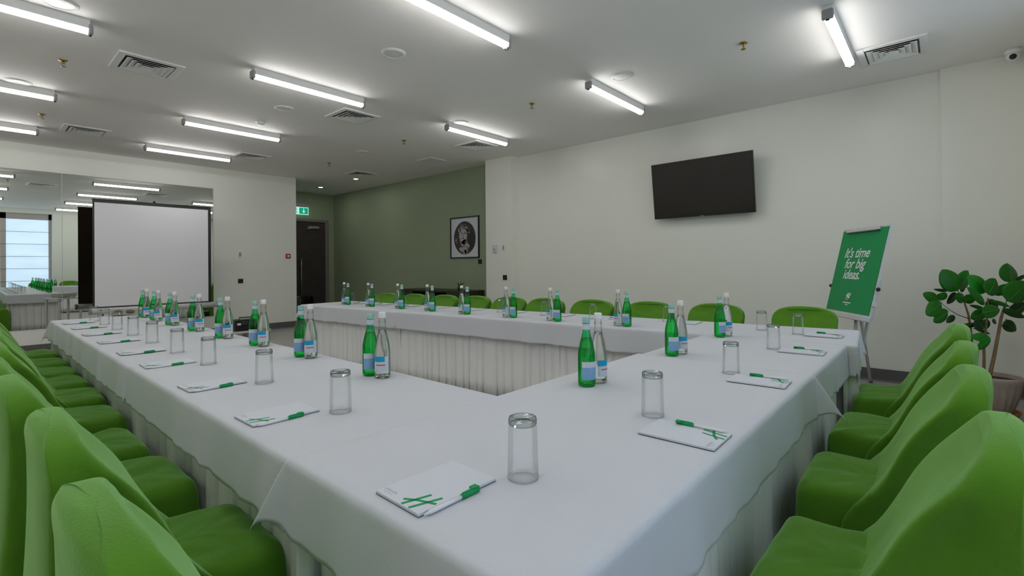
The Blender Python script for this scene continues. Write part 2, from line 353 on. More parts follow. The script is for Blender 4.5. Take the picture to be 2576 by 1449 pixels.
# ------------------------------------------------------------------ wall things
for x0, x1, lab in ((-1.5, .978, 'left panel of the wall mirror above the far end of the left table'), (.982, 3.02, 'right panel of the wall mirror behind the projection screen')):
    o = box('wall_mirror', x0, x1, YB-.012, YB-.001, .36, 2.695, 'mirror'); tag(o, lab, 'mirror', 'wall mirror panels')
box('mirror_edge', 3.02, 3.024, YB-.013, YB-.001, .36, 2.695, 'edge', bpy.data.objects['wall_mirror.001'])
box('mirror_edge', .977, .983, YB-.0135, YB-.0118, .36, 2.695, 'edge', bpy.data.objects['wall_mirror.001'])
t = thing('thermostat', 'small grey wall control above the black socket beside the mirror', 'thermostat', (3.465, YB, 1.484))
box('plate', -.03, .04, -.012, 0, -.05, .05, 'plastic_w', t, .002); box('display', -.012, .028, -.016, -.012, -.03, .045, 'plastic_g', t)
def socket(loc, rz, lab):
    t = thing('wall_socket', lab, 'socket', loc, rz, 'black wall sockets')
    box('frame', -.045, .045, -.012, 0, -.042, .042, 'black', t, .004)
    bm = bmesh.new(); add_lathe(bm, [(.0005, 0), (.022, 0), (.022, .004)], 20); o = obj('socket_face', bm, 'black', t); o.matrix_local = Matrix.Translation((0, -.0125, 0)) @ Matrix.Rotation(PI/2, 4, 'X')
socket((3.483, YB, .984), 0, 'black wall socket on the white wall between mirror and fire alarm')
socket((6.09, 5.55, 1.03), -PI/2, 'black wall socket on the white column beside the green wall')
socket((XG, 6.36, 1.311), -PI/2, 'black wall socket under the corner of the framed picture')
t = thing('fire_alarm_button', 'small square red fire alarm call point near the wall edge', 'fire alarm', (4.379, YB, 1.469))
box('casing', -.045, .045, -.03, 0, -.045, .045, 'red', t, .005); box('button_plate', -.02, .02, -.034, -.03, -.02, .02, 'plastic_w', t)
box('label_plate', -.19, -.07, -.004, 0, -.05, .01, 'plastic_w', t)
t = thing('room_controller', 'pale green square wall controller on the white column', 'wall controller', (6.09, 5.77, 1.53), -PI/2)
box('casing', -.05, .05, -.025, 0, -.075, .06, 'lab_w', t, .006); box('knob', -.018, .008, -.032, -.025, -.03, -.008, 'skirting', t, .004); box('slot', -.02, .03, -.028, -.025, -.066, -.058, 'plastic_g', t)
t = thing('light_switch', 'small grey light switch right of the wall controller on the column', 'switch', (6.09, 5.57, 1.54), -PI/2)
box('plate', -.035, .035, -.01, 0, -.045, .045, 'plastic_w', t, .003); box('rocker', -.018, .008, -.015, -.01, -.035, .035, 'plastic_g', t, .002)

# television
TVW, TVH, tilt = 1.254, .721, .134
t = thing('television', 'large flat black television tilted forward on the right wall', 'television')
t.matrix_world = Matrix.Translation((6.15, 2.874, 1.832)) @ Matrix.Rotation(-PI/2, 4, 'Z') @ Matrix.Rotation(tilt, 4, 'X')
box('casing', 0, TVW, 0, .035, 0, TVH, 'black', t, .004)
box('screen', .012, TVW-.012, -.003, 0, .016, TVH-.012, 'tv_screen', t)
box('logo_plate', TVW/2-.025, TVW/2+.025, -.005, 0, .001, .009, 'plastic_g', t)
bm = bmesh.new(); add_box(bm, .4, .85, .035, .075, .3, .6); obj('wall_bracket', bm, 'black', t)
bm = bmesh.new(); add_box(bm, .5, .54, .07, .13, .2, .32); add_box(bm, .7, .74, .07, .13, .2, .32); obj('bracket_arm', bm, 'black', t)

# framed picture on the green wall
t = thing('framed_picture', 'black framed oval portrait print on the green corridor wall', 'picture', (XG, 7.16, 1.38), -PI/2)
PW, PH = .79, .785
bm = bmesh.new(); fw = .022
for a in ((0, PW, 0, fw), (0, PW, PH-fw, PH), (0, fw, fw, PH-fw), (PW-fw, PW, fw, PH-fw)): add_box(bm, a[0], a[1], -.025, 0, a[2], a[3])
obj('frame', bm, 'black', t); box('backing_paper', fw, PW-fw, -.012, 0, fw, PH-fw, 'paper', t)
def blob(bm, cx, cz, rx, rz, n=26, jag=0, seed=0, y=0):
    c = bm.verts.new((cx, y, cz)); vs = []
    for i in range(n):
        a = 2*PI*i/n; k = 1+jag*noise.noise(Vector((math.cos(a)*2+seed, math.sin(a)*2, seed*3.1)))*1.6
        vs.append(bm.verts.new((cx+rx*k*math.cos(a), y, cz+rz*k*math.sin(a))))
    for i in range(n): bm.faces.new((c, vs[i], vs[(i+1) % n]))
pr_ = box('print', PW/2-.001, PW/2+.001, -.0135, -.012, .1, .101, 'umber', t)
bm = bmesh.new(); blob(bm, .40, .385, .30, .315, 60, 0, 0, -.0135); obj('oval_background', bm, 'umber', pr_)
bm = bmesh.new(); blob(bm, .585, .335, .10, .19, 30, .12, 5, -.0140); obj('dark_block', bm, 'black', pr_)
bm = bmesh.new(); blob(bm, .36, .43, .115, .15, 30, .25, 1, -.0145); blob(bm, .40, .21, .13, .115, 26, .5, 2, -.0145); blob(bm, .40, .11, .05, .05, 16, .3, 4, -.0145); blob(bm, .39, .31, .055, .05, 16, .3, 4, -.0145)
for i in range(26):
    a = R.uniform(0, PI); rr = R.uniform(.11, .17); blob(bm, .37+rr*math.cos(a)*1.0, .47+rr*math.sin(a), R.uniform(.014, .03), R.uniform(.014, .03), 9, .6, i, -.0147)
for i in range(9): blob(bm, R.uniform(.15, .2), R.uniform(.3, .42), .014, .02, 8, .6, i, -.0147)
obj('pale_figure', bm, 'art_l', pr_)
bm = bmesh.new()
for cx, cz, rx, rz in ((.33, .47, .022, .012), (.405, .475, .022, .012), (.355, .38, .03, .012), (.365, .43, .008, .018)): blob(bm, cx, cz, rx, rz, 12, .3, cx*9, -.0150)
for i in range(26): blob(bm, .37+R.uniform(-.13, .13), R.uniform(.53, .64), R.uniform(.006, .013), R.uniform(.006, .013), 8, .6, i*3, -.0150)
for i in range(16): blob(bm, .40+R.uniform(-.1, .1), R.uniform(.13, .3), R.uniform(.006, .012), R.uniform(.01, .02), 8, .6, i*5, -.0150)
obj('dark_details', bm, 'umber', pr_)

# exit sign hanging before the end wall
t = thing('exit_sign', 'lit green emergency exit sign above the dark door', 'exit sign', (5.18, YE-.12, 2.535))
box('housing', -.02, .42, .0, .12, .16, .25, 'plastic_g', t, .005)
box('panel', 0, .40, 0, .02, -.02, .16, 'exit_w', t)
box('green_field', .17, .385, -.004, 0, -.005, .145, 'exit_g', t)
bm = bmesh.new(); add_box(bm, .272, .288, -.008, -.004, .05, .13)
v = [bm.verts.new(p) for p in ((.235, -.007, .075), (.28, -.007, .015), (.325, -.007, .075), (.28, -.007, .05))]; bm.faces.new(v); obj('arrow_mark', bm, 'exit_w', t)
bm = bmesh.new(); blob(bm, .10, .125, .014, .014, 12, 0, 0, -.004)
for p in ([(.095, -.004, .105), (.085, -.004, .06)], [(.085, -.004, .06), (.12, -.004, .04), (.11, -.004, .0)], [(.085, -.004, .06), (.06, -.004, .03), (.03, -.004, .03)], [(.095, -.004, .1), (.13, -.004, .085)], [(.095, -.004, .1), (.06, -.004, .085)]): add_tube(bm, p, .008, 6)
obj('running_figure', bm, 'exit_g', t)

# console by the corridor wall with a green vase plant
t = thing('console_table', 'dark console table against the green corridor wall under the picture', 'console table', (6.02, 7.12, 0))
box('top', -.26, .26, -.88, .95, .755, .79, 'cab', t, .004)
for a, b in ((-.88, -.42), (.58, .95)): box('cabinet', -.25, .26, a, b, 0, .755, 'cab', t, .004)
bm = bmesh.new(); add_box(bm, -.25, .26, .04, .12, 0, .755); obj('divider', bm, 'cab', t)
t = thing('potted_succulent', 'small green pot of spiky leaves on the dark console', 'potted plant', (5.93, 6.50, .79))
bm = bmesh.new(); add_lathe(bm, [(.04, 0), (.055, .03), (.05, .07), (.045, .08)], 20, cap=True); obj('pot', bm, 'leaf_d', t)
bm = bmesh.new()
for i in range(9):
    a = 2*PI*i/9; d = Vector((math.cos(a), math.sin(a), 0)); s = Vector((-d.y, d.x, 0))*.013
    p0 = Vector((0, 0, .07))+d*.01; p1 = p0+d*.035+Vector((0, 0, .035)); p2 = p1+d*.03+Vector((0, 0, .045))
    v = [bm.verts.new(q) for q in (p0-s, p0+s, p1+s*1.1, p1-s*1.1, p2)]; bm.faces.new(v[:4]); bm.faces.new((v[3], v[2], v[4]))
o = obj('leaves', bm, 'stem', t); s = o.modifiers.new('s', 'SOLIDIFY'); s.thickness = .003
# dark seat by the door
t = thing('black_armchair', 'low black rounded armchair by the dark door, mostly hidden', 'armchair', (5.0, 10.75, 0))
bm = bmesh.new(); bmesh.ops.create_cube(bm, size=1, matrix=Matrix.Translation((0, 0, .22)) @ Matrix.Diagonal((.56, .56, .3, 1))); obj('seat', bm, 'black', t, .06)
bm = bmesh.new()
rg = []
for i in range(13):
    a = PI*i/12; rg.append([bm.verts.new((-r*math.cos(a), .05+r*math.sin(a), z)) for r, z in ((.3, .08), (.31, .5), (.29, .58), (.25, .58), (.235, .5), (.235, .2))])
for i in range(12):
    for k in range(5): bm.faces.new((rg[i][k], rg[i+1][k], rg[i+1][k+1], rg[i][k+1])).smooth = True
o = obj('backrest', bm, 'black', t)
for sx, sy in ((-.2, -.2), (.2, -.2), (-.2, .2), (.2, .2)): box('leg', sx-.015, sx+.015, sy-.015, sy+.015, 0, .08, 'black', t)

# ------------------------------------------------------------------ projection screen
t = thing('projection_screen', 'white pull-up projection screen with black border before the mirror', 'projection screen')
Y = 9.3
bm = bmesh.new(); add_box(bm, 1.262, 2.735, Y-.001, Y+.001, .672, 2.245); obj('screen_fabric', bm, 'screen_w', t)
bm = bmesh.new(); add_box(bm, 1.24, 1.262, Y-.002, Y+.0015, .66, 2.26); add_box(bm, 2.735, 2.778, Y-.002, Y+.0015, .66, 2.26); add_box(bm, 1.262, 2.735, Y-.002, Y+.0015, 2.22, 2.26); add_box(bm, 1.262, 2.735, Y-.002, Y+.0015, .66, .678)
obj('border', bm, 'black', t)
box('backing', 1.24, 2.778, Y+.002, Y+.004, .66, 2.26, 'screen_back', t)
bm = bmesh.new(); add_tube(bm, [(1.235, Y+.005, 2.263), (2.785, Y+.005, 2.263)], .009, 10); obj('top_bar', bm, 'black', t)
bm = bmesh.new(); add_tube(bm, [(1.99, Y+.03, 2.25), (1.995, Y+.03, 2.30)], .018, 10); obj('hook', bm, 'black', t)
bm = bmesh.new(); add_tube(bm, [(1.99, Y+.04, .62), (1.99, Y+.035, 2.28)], .012, 10); obj('support_pole', bm, 'steel', t)
bm = bmesh.new(); add_tube(bm, [(1.20, Y+.01, .615), (2.87, Y+.01, .615)], .045, 16); obj('roller_case', bm, 'metal_w', t)
for x in (1.197, 2.845):
    bm = bmesh.new(); add_tube(bm, [(x, Y+.01, .615), (x+.03, Y+.01, .615)], .047, 16); obj('end_cap', bm, 'plastic_g', t)
for x in (1.55, 2.5):
    bm = bmesh.new(); add_tube(bm, [(x, Y+.01, .58), (x, Y+.01, .06)], .014, 10); add_box(bm, x-.02, x+.02, Y-.22, Y+.24, 0, .03); add_tube(bm, [(x, Y+.01, .03), (x, Y+.01, .1)], .02, 10); obj('leg', bm, 'metal_w', t)

# amplifier on a low white bench
t = thing('low_bench', 'low white bench carrying the black amplifier by the back wall', 'bench', (3.15, 8.8, 0))
box('top', -.42, .34, -.16, .16, .15, .185, 'metal_w', t, .004)
for x in (-.34, .02): 
    for y in (-.12, .12): box('leg', x-.03, x+.03, y-.03, y+.03, 0, .15, 'metal_w', t)
t = thing('amplifier', 'black portable amplifier with top handle on the low white bench', 'amplifier', (3.11, 8.8, .185))
box('casing', -.17, .17, -.12, .12, 0, .185, 'black', t, .008)
bm = bmesh.new(); add_tube(bm, [(-.07, 0, .185), (-.07, 0, .215), (.13, 0, .215), (.13, 0, .185)], .009, 8); obj('handle', bm, 'black', t)
box('display', -.14, -.085, -.124, -.12, .10, .135, 'plastic_w', t)
for i in range(9):
    bm = bmesh.new(); add_tube(bm, [(-.065+.022*(i % 5), -.12, .15-.03*(i//5)), (-.065+.022*(i % 5), -.129, .15-.03*(i//5))], .005, 8); obj('knob', bm, 'plastic_g', t)
# projector on a small stand beyond the left table
t = thing('projector_stand', 'small white stand behind the far end of the left table', 'stand', (1.28, 7.15, 0), -.6)
box('top', -.24, .24, -.18, .18, .66, .69, 'metal_w', t, .004)
for x in (-.2, .2):
    for y in (-.14, .14): box('leg', x-.015, x+.015, y-.015, y+.015, 0, .66, 'metal_w', t)
t = thing('projector', 'flat beige projector with two dark oval openings behind the glasses', 'projector', (1.28, 7.15, .69), -.6)
box('casing', -.15, .15, -.11, .11, .008, .085, 'beige', t, .01)
for x in (-.06, .06):
    bm = bmesh.new(); add_lathe(bm, [(.0005, .004), (.042, .004), (.046, 0)], 24); o = obj('vent_opening', bm, 'skirting', t); o.matrix_local = Matrix.Translation((x, -.111, .048)) @ Matrix.Rotation(PI/2, 4, 'X') @ Matrix.Diagonal((1, .5, 1, 1))
for x in (-.12, .12):
    for y in (-.08, .08): box('foot', x-.01, x+.01, y-.01, y+.01, 0, .009, 'black', t)

# ------------------------------------------------------------------ tables and cloths
def nz(x, y=0, z=0): return noise.noise(Vector((x, y, z)))
def make_cloth(name, label, origin, ang, Lu, Lv, drop=.19, z=.75, flares=None, seed=0, drops=None):
    """rectangle Lu x Lv from origin, u along ang; falls over all four sides"""
    U = Vector((math.cos(ang), math.sin(ang), 0)); V = Vector((-math.sin(ang), math.cos(ang), 0)); O = Vector((*origin, 0))
    d = drops or (drop,)*4      # u-low, u-high, v-low, v-high
    def samples(L, d0, d1):
        n0 = 16; inner = max(2, int(L/.04)); s = [-d0*(1-i/n0)**1.0 for i in range(n0)]
        s += [-.0]; s += [L*i/inner for i in range(1, inner)]; s += [L]; s += [L+d1*(i+1)/n0 for i in range(n0)]
        return s
    S, T = samples(Lu, d[0], d[1]), samples(Lv, d[2], d[3]); Rb = .012
    bm = bmesh.new(); grid = []
    fl = flares or {}
    for s in S:
        row = []
        for t in T:
            cs, ct = min(max(s, 0), Lu), min(max(t, 0), Lv); ds, dt = s-cs, t-ct
            r = math.hypot(ds, dt)
            if r < 1e-7:
                h = .0010*nz(s*3+seed, t*3, 1)
                p = O+U*s+V*t+Vector((0, 0, z+h))
            else:
                dirv = (U*ds+V*dt)/r
                along = s if abs(dt) > abs(ds) else t
                r2 = r*(1+.05*nz(along*5+seed, 3)+.03*nz(along*15+seed, 9)); k = r2/.2; corner = abs(ds) > 1e-6 and abs(dt) > 1e-6
                if corner: r2 *= 1/(1+.30*math.sin(2*math.atan2(abs(dt), abs(ds))))
                if r2 < Rb*PI/2: a = r2/Rb; hz, dz = Rb*math.sin(a), -Rb*(1-math.cos(a))
                else: hz, dz = Rb, -(Rb+r2-Rb*PI/2)
                corner = abs(ds) > 1e-6 and abs(dt) > 1e-6
                th = math.atan2(abs(dt), abs(ds)); cf = math.sin(2*th)
                wave = k*(.018*nz(along*5+seed, 1, 5)+.009*nz(along*13+seed, 2, 5)+.008)
                if corner: wave = k*.006
                p = O+U*cs+V*ct+dirv*(hz+max(wave, -.004*k))+Vector((0, 0, z+dz))
                if corner:
                    key = ('+' if ds > 0 else '-')+('+' if dt > 0 else '-')
                    fv = fl.get(key, None); dv = (U*(1 if ds > 0 else -1)+V*(1 if dt > 0 else -1)).normalized() if fv is None else Vector((*fv, 0))
                    p += dv*(.34*r2*cf**1.5)
            row.append(bm.verts.new(p))
        grid.append(row)
    for i in range(len(S)-1):
        for j in range(len(T)-1): bm.faces.new((grid[i][j], grid[i+1][j], grid[i+1][j+1], grid[i][j+1])).smooth = True
    o = obj(name, bm, 'cloth'); tag(o, label, 'tablecloth', 'white tablecloths over the conference tables')
    sm = o.modifiers.new('solid', 'SOLIDIFY'); sm.thickness = .0015; sm.offset = -1
    return o
def make_table(label, origin, ang, Lu, Lv, sides, seed):
    """banquet table: top, folding legs, pleated skirt on the chosen sides"""
    t = thing('conference_table', label, 'table', (*origin, 0), ang, 'conference tables under white cloths')
    box('tabletop', .03, Lu-.03, .03, Lv-.03, .715, .745, 'metal_w', t, .004)
    for x in (.15, Lu-.18):
        for y in (.08, Lv-.11): box('leg', x, x+.03, y, y+.03, 0, .715, 'plastic_g', t)
    ins = .050; rr = random.Random(seed)
    P = [((0, ins), (Lu, ins)), ((Lu-ins, 0), (Lu-ins, Lv)), ((Lu, Lv-ins), (0, Lv-ins)), ((ins, Lv), (ins, 0))]
    for k in sides:
        bm = bmesh.new()
        a, b = Vector(P[k][0]), Vector(P[k][1]); tt = (b-a).normalized(); a -= tt*.008; b += tt*.008; L = (b-a).length; nn = Vector((tt.y, -tt.x))
        ts = [0]; 
        while ts[-1] < L: ts.append(ts[-1]+rr.choice((.045, .07, .09, .12, .15))*rr.uniform(.85, 1.15))
        n = int(L/.008); cols = []; ki = 0; tiltp = 0
        for i in range(n+1):
            sx = L*i/n
            while ki < len(ts)-2 and ts[ki+1] < sx: ki += 1
            fr = (sx-ts[ki])/(ts[ki+1]-ts[ki]); 
            # knife pleat: flat face then a sharp fold back
            pl = (1-abs(2*fr-1)**5)*(.75+.25*fr)
            col = []
            for q, z in enumerate((.735, .70, .6, .45, .3, .15, .02)):
                amp = (.012, .018, .023, .026, .029, .032, .036)[q]
                off = amp*pl - amp*.5 + .02*(.735-z)*nz(sx*4+seed, z*2)
                sway = .05*(.735-z)*nz(sx*5.1+seed, 7)
                p = a+tt*(sx+sway)+nn*off
                col.append(bm.verts.new((p.x, p.y, z+(.008*nz(sx*2+seed) if q == 6 else 0))))
            cols.append(col)
        for i in range(n):
            for q in range(6): bm.faces.new((cols[i][q], cols[i+1][q], cols[i+1][q+1], cols[i][q+1]))
        o = obj('pleated_skirt', bm, 'skirt', t, smooth=True); s = o.modifiers.new('solid', 'SOLIDIFY'); s.thickness = .0015
    return t
LX0, LX1 = .545, 1.30
make_table('left-hand conference table, the one nearest the camera', (LX0, 1.235), 0, LX1-LX0, 1.785, (1, 3), 1)
make_table('middle table of the left-hand row, beyond the cloth seam', (LX0, 3.022), 0, LX1-LX0, 1.615, (1, 3), 2)
make_table('farthest table of the left-hand row, before the mirror wall', (LX0, 4.64), 0, LX1-LX0, 1.68, (1, 2, 3), 3)
make_table('nearest cross table, with the large glass on it', (.545, .425), 0, 1.862, .80, (0, 2, 3), 4)
make_table('cross table between the nearest one and the far row', (2.41, .425), 0, .945, .775, (0, 2), 5)
FA = math.radians(90+5.2)       # far row, slightly out of square
FO = Vector((4.185, .445)); fu = Vector((math.cos(FA), math.sin(FA)))
for k, (s0, s1, lab) in enumerate(((0, 2.03, 'near table of the right-hand row, below the flip chart'), (2.033, 4.025, 'middle table of the right-hand row, below the television'), (4.028, 5.88, 'farthest table of the right-hand row, before the green wall'))):
    o_ = FO+fu*s0
    make_table(lab, (o_.x, o_.y), FA, s1-s0, .745, ((0, 2, 3) if k == 0 else (0, 2) if k == 1 else (0, 1, 2)), 6+k)
make_cloth('tablecloth', 'white cloth over the near half of the left-hand table row', (LX0, 1.235), 0, LX1-LX0, 1.775, seed=1, drops=(.19, .19, .01, .19), flares={'--': (-.5, .2), '+-': (.1, 0), '-+': (-.3, -.1), '++': (.2, 0)})
make_cloth('tablecloth', 'white cloth over the far half of the left-hand table row', (LX0, 3.02), 0, LX1-LX0, 3.30, z=.7485, seed=2, drops=(.19, .19, .01, .19), flares={'--': (-.3, .1), '+-': (.2, 0), '-+': (-.8, .5)})
make_cloth('tablecloth', 'white cloth over the nearest cross table with the large notepad', (.545, .425), 0, 1.86, .80, z=.7515, seed=3, flares={'-+': (-.65, 1.5), '+-': (.9, -1.5), '++': (0, .1), '--': (-.5, -.5)})
make_cloth('tablecloth', 'white cloth over the second cross table on the right side', (2.41, .425), 0, .98, .78, z=.7500, seed=4, drops=(.01, .01, .19, .19), flares={'-+': (0, .1), '--': (.1, -.3), '+-': (0, -.1), '++': (0, .1)})
for k, (s0, s1, lab) in enumerate(((0, 4.02, 'white cloth over the near part of the right-hand row'), (4.035, 5.885, 'white cloth over the far end of the right-hand row'))):
    o_ = FO+fu*s0
    make_cloth('tablecloth', lab, (o_.x, o_.y), FA, s1-s0, .75, z=.7485+.0015*(1-k), seed=5+k, flares=({'--': (.9, -.5), '-+': (.0, -.0), '+-': (.2, 0), '++': (-.2, 0)} if k == 0 else {'--': (.2, 0), '-+': (-.3, 0), '++': (-.9, .3), '+-': (.4, .5)}))

# ------------------------------------------------------------------ chairs
def loft(bm, loops, close_top=True):
    rings = [[bm.verts.new(p) for p in L] for L in loops]; n = len(rings[0])
    for k in range(len(rings)-1):
        for i in range(n): bm.faces.new((rings[k][i], rings[k][(i+1) % n], rings[k+1][(i+1) % n], rings[k+1][i])).smooth = True
    if close_top:
        c = bm.verts.new(sum((v.co for v in rings[-1]), Vector())/n)
        for i in range(n): bm.faces.new((rings[-1][i], rings[-1][(i+1) % n], c)).smooth = True
def lerp_tab(tab, z):
    for (z0, v0), (z1, v1) in zip(tab, tab[1:]):
        if z <= z1: 
            f = (z-z0)/(z1-z0); f = max(0, f); return v0+(v1-v0)*f
    return tab[-1][1]
def make_chair(seed):
    t = thing('covered_chair', '', 'chair')
    XF = [(0, .28), (.40, .27), (.45, .235), (.49, .19), (.55, .158), (.61, .13), (.68, .10), (.75, .055), (.80, .014), (.84, -.010), (.87, -.030), (.89, -.050)]
    XB = [(0, -.16), (.3, -.11), (.5, -.090), (.7, -.084), (.8, -.087), (.85, -.092), (.875, -.089), (.89, -.073)]
    levels = [(.02+.0595*i) for i in range(13)]
    ks = [(z, .235+.02*max(0, (.45-z)/.45)) for z in levels]
    e = 2/2.75
    for i in range(1, 16):
        a = (PI/2)*i/15.6; ks.append((.748+.142*math.sin(a)**e, .240*math.cos(a)**e))
    loops = []
    for z, w in ks:
        xf, xr = lerp_tab(XF, z), lerp_tab(XB, z); th = xf-xr; L = []
        cav = .022*min(1, w/.235)*(1 if z < .86 else .3)
        pin = .042*min(1, max(0, (z-.05)/.2))*min(1, max(0, (.88-z)/.2))*min(1, th/.1)
        nf, ns, nr = 16, 7, 12
        for i in range(nf+1):
            y = -w+2*w*i/nf; q = y/w if w > 1e-6 else 0
            L.append((xf+.006-cav*(1-q*q)-.010*abs(q)**10, y))
        for i in range(1, ns): f = i/ns; L.append((xf-.012-(th-.012)*f, w*(1)-pin*math.sin(PI*f)+.006*f))
        wr = w*1.01
        for i in range(nr+1): y = wr-2*wr*i/nr; q = y/wr if wr > 1e-6 else 0; L.append((xr-.014*(1-q*q)+.010*abs(q)**6, y))
        for i in range(1, ns): f = 1-i/ns; L.append((xf-.012-(th-.012)*f, -w+pin*math.sin(PI*f)-.006*f))
        LL = []
        for x, y in L:
            # vertical drape folds low down, small drags at the seat joint
            k = max(0, (.6-z)/.6); dd = .012*k*nz(y*9+seed, x*9, z*1.2)+.004*nz(y*6+seed, x*5, z*6)
            if .25 < z < .8 and abs(y) > .15 and -.05 < x < xf-.03: dd += .012*nz(z*16+x*14+seed, y*4, x*8)
            if x > 0 and .44 < z < .66: dd += .010*nz(y*14+seed*2, z*22, 3)*(1-abs(z-.55)/.11)
            rr = math.hypot(x, y)+1e-6
            LL.append((x+dd*(1 if x > 0 else -1), y+dd*.5*(1 if y > 0 else -1), z))
        loops.append(LL)
    bm = bmesh.new(); loft(bm, loops)
    o = obj('backrest_cover', bm, 'velour', t, smooth=True); s = o.modifiers.new('s', 'SUBSURF'); s.levels = 1; s.render_levels = 1
    # piping along the front edge of the back
    bm = bmesh.new(); pts = []
        # seat
    bm2 = bmesh.new(); loops = []
    def rr_loop(x0, x1, hy, rad, z, n=7):
        L = []
        for cx, cyy, a0 in ((x1-rad, hy-rad, 0), (x0+rad, hy-rad, PI/2), (x0+rad, -hy+rad, PI), (x1-rad, -hy+rad, 1.5*PI)):
            for i in range(n):
                a = a0+PI/2*i/(n-1); L.append((cx+rad*math.cos(a), cyy+rad*math.sin(a), z))
        # densify straight runs
        D = []
        for i, p in enumerate(L):
            q = L[(i+1) % len(L)]; D.append(p)
            if i % n == n-1:
                for k in range(1, 9): f = k/9; D.append((p[0]+(q[0]-p[0])*f, p[1]+(q[1]-p[1])*f, z))
        return D
    for z, g in ((.02, .022), (.12, .018), (.22, .012), (.32, .006), (.40, .002), (.43, 0), (.452, -.006), (.466, -.018), (.473, -.036), (.476, -.07), (.478, -.12), (.478, -.165)):
        x0, x1, hy = .0-g*.3, .405+g, .215+g
        L = rr_loop(max(x0, 0), x1, hy, .045, z)
        LL = []
        for x, y, zz in L:
            k = max(0, (.45-z)/.45); dd = .014*k*nz(x*12+seed, y*12, z*1.5)
            zz2 = zz + (.016*nz(x*5+y*5+seed*3, y*14-x*5, 2)+.008*nz(x*16+y*9, y*20-x*9+seed, 4) if z > .44 else 0) + (.004*nz(x*10, y*10+seed, 8) if z > .4 else 0)
            if z > .46: zz2 += .02*max(0, (.25-x)/.25)
            LL.append((x+dd, y+dd*(1 if y > 0 else -1), zz2))
        loops.append(LL)
    loft(bm2, loops)
    o = obj('seat_cover', bm2, 'velour', t, smooth=True); s = o.modifiers.new('s', 'SUBSURF'); s.levels = 1; s.render_levels = 1
    bm.free()
    for x, y in ((-.04, .17), (-.04, -.17), (.34, .17), (.34, -.17)):
        bm = bmesh.new(); add_tube(bm, [(x, y, .0), (x*.9, y, .40)], .011, 8); obj('leg', bm, 'plastic_g', t)
    return t
protos = [make_chair(s) for s in (1.3, 5.7, 9.1)]; uses = [[], [], []]; cnt = 0
ordn = ['nearest', 'second', 'third', 'fourth', 'fifth', 'sixth', 'seventh', 'eighth', 'ninth', 'tenth']
def chair(x, y, rz, lab, group, sz=1):
    global cnt
    k = cnt % 3; cnt += 1
    place(protos[k], uses[k], (x, y, 0), rz, lab, group, sz)
for i, (y, dx, a) in enumerate(((.94, .026, .02), (1.575, .030, -.02), (2.22, -.01, .03), (2.76, -.035, 0), (3.38, -.01, .02), (3.96, .0, -.02), (4.50, 0, .01), (5.03, 0, 0), (5.56, .0, .02), (6.2, .0, 0))):
    chair(.165+dx, y, a, 'green covered chair in the left row, %s from the camera' % ordn[i] if i else 'green covered chair in the left row, nearest the camera at the bottom', 'green covered chairs of the left row')
for i, (x, a) in enumerate(((1.47, -.03), (2.13, .02), (2.80, -.02), (3.58, .03))):
    chair(x, -.035 if i == 0 else -.010, PI/2+a, 'green covered chair in the right foreground row, %s' % ['nearest the camera', 'second nearest', 'third nearest', 'farthest, by the plant'][i], 'green covered chairs of the right foreground row')
for i, (x, y) in enumerate(((4.46, .82), (4.42, 1.49), (4.44, 2.13), (4.30, 2.69), (4.27, 3.27), (4.26, 3.80), (4.21, 4.32), (4.12, 4.80), (4.02, 5.30), (3.93, 5.80))):
    # slide each chair straight back from the table until its seat front clears the skirt
    nrm = Vector((math.cos(FA-PI/2), math.sin(FA-PI/2)))
    k = 1.0; x -= .05
    while (Vector((x, y))*k-FO).dot(nrm) < .425: k += .004
    x, y = x*k, y*k
    chair(x, y, PI+math.radians(5.2)+.03*nz(i*3.3), 'green covered chair behind the far table row, %s from the flip chart' % (ordn[i] if i else 'next'), 'green covered chairs behind the far row', .975-.003*i)

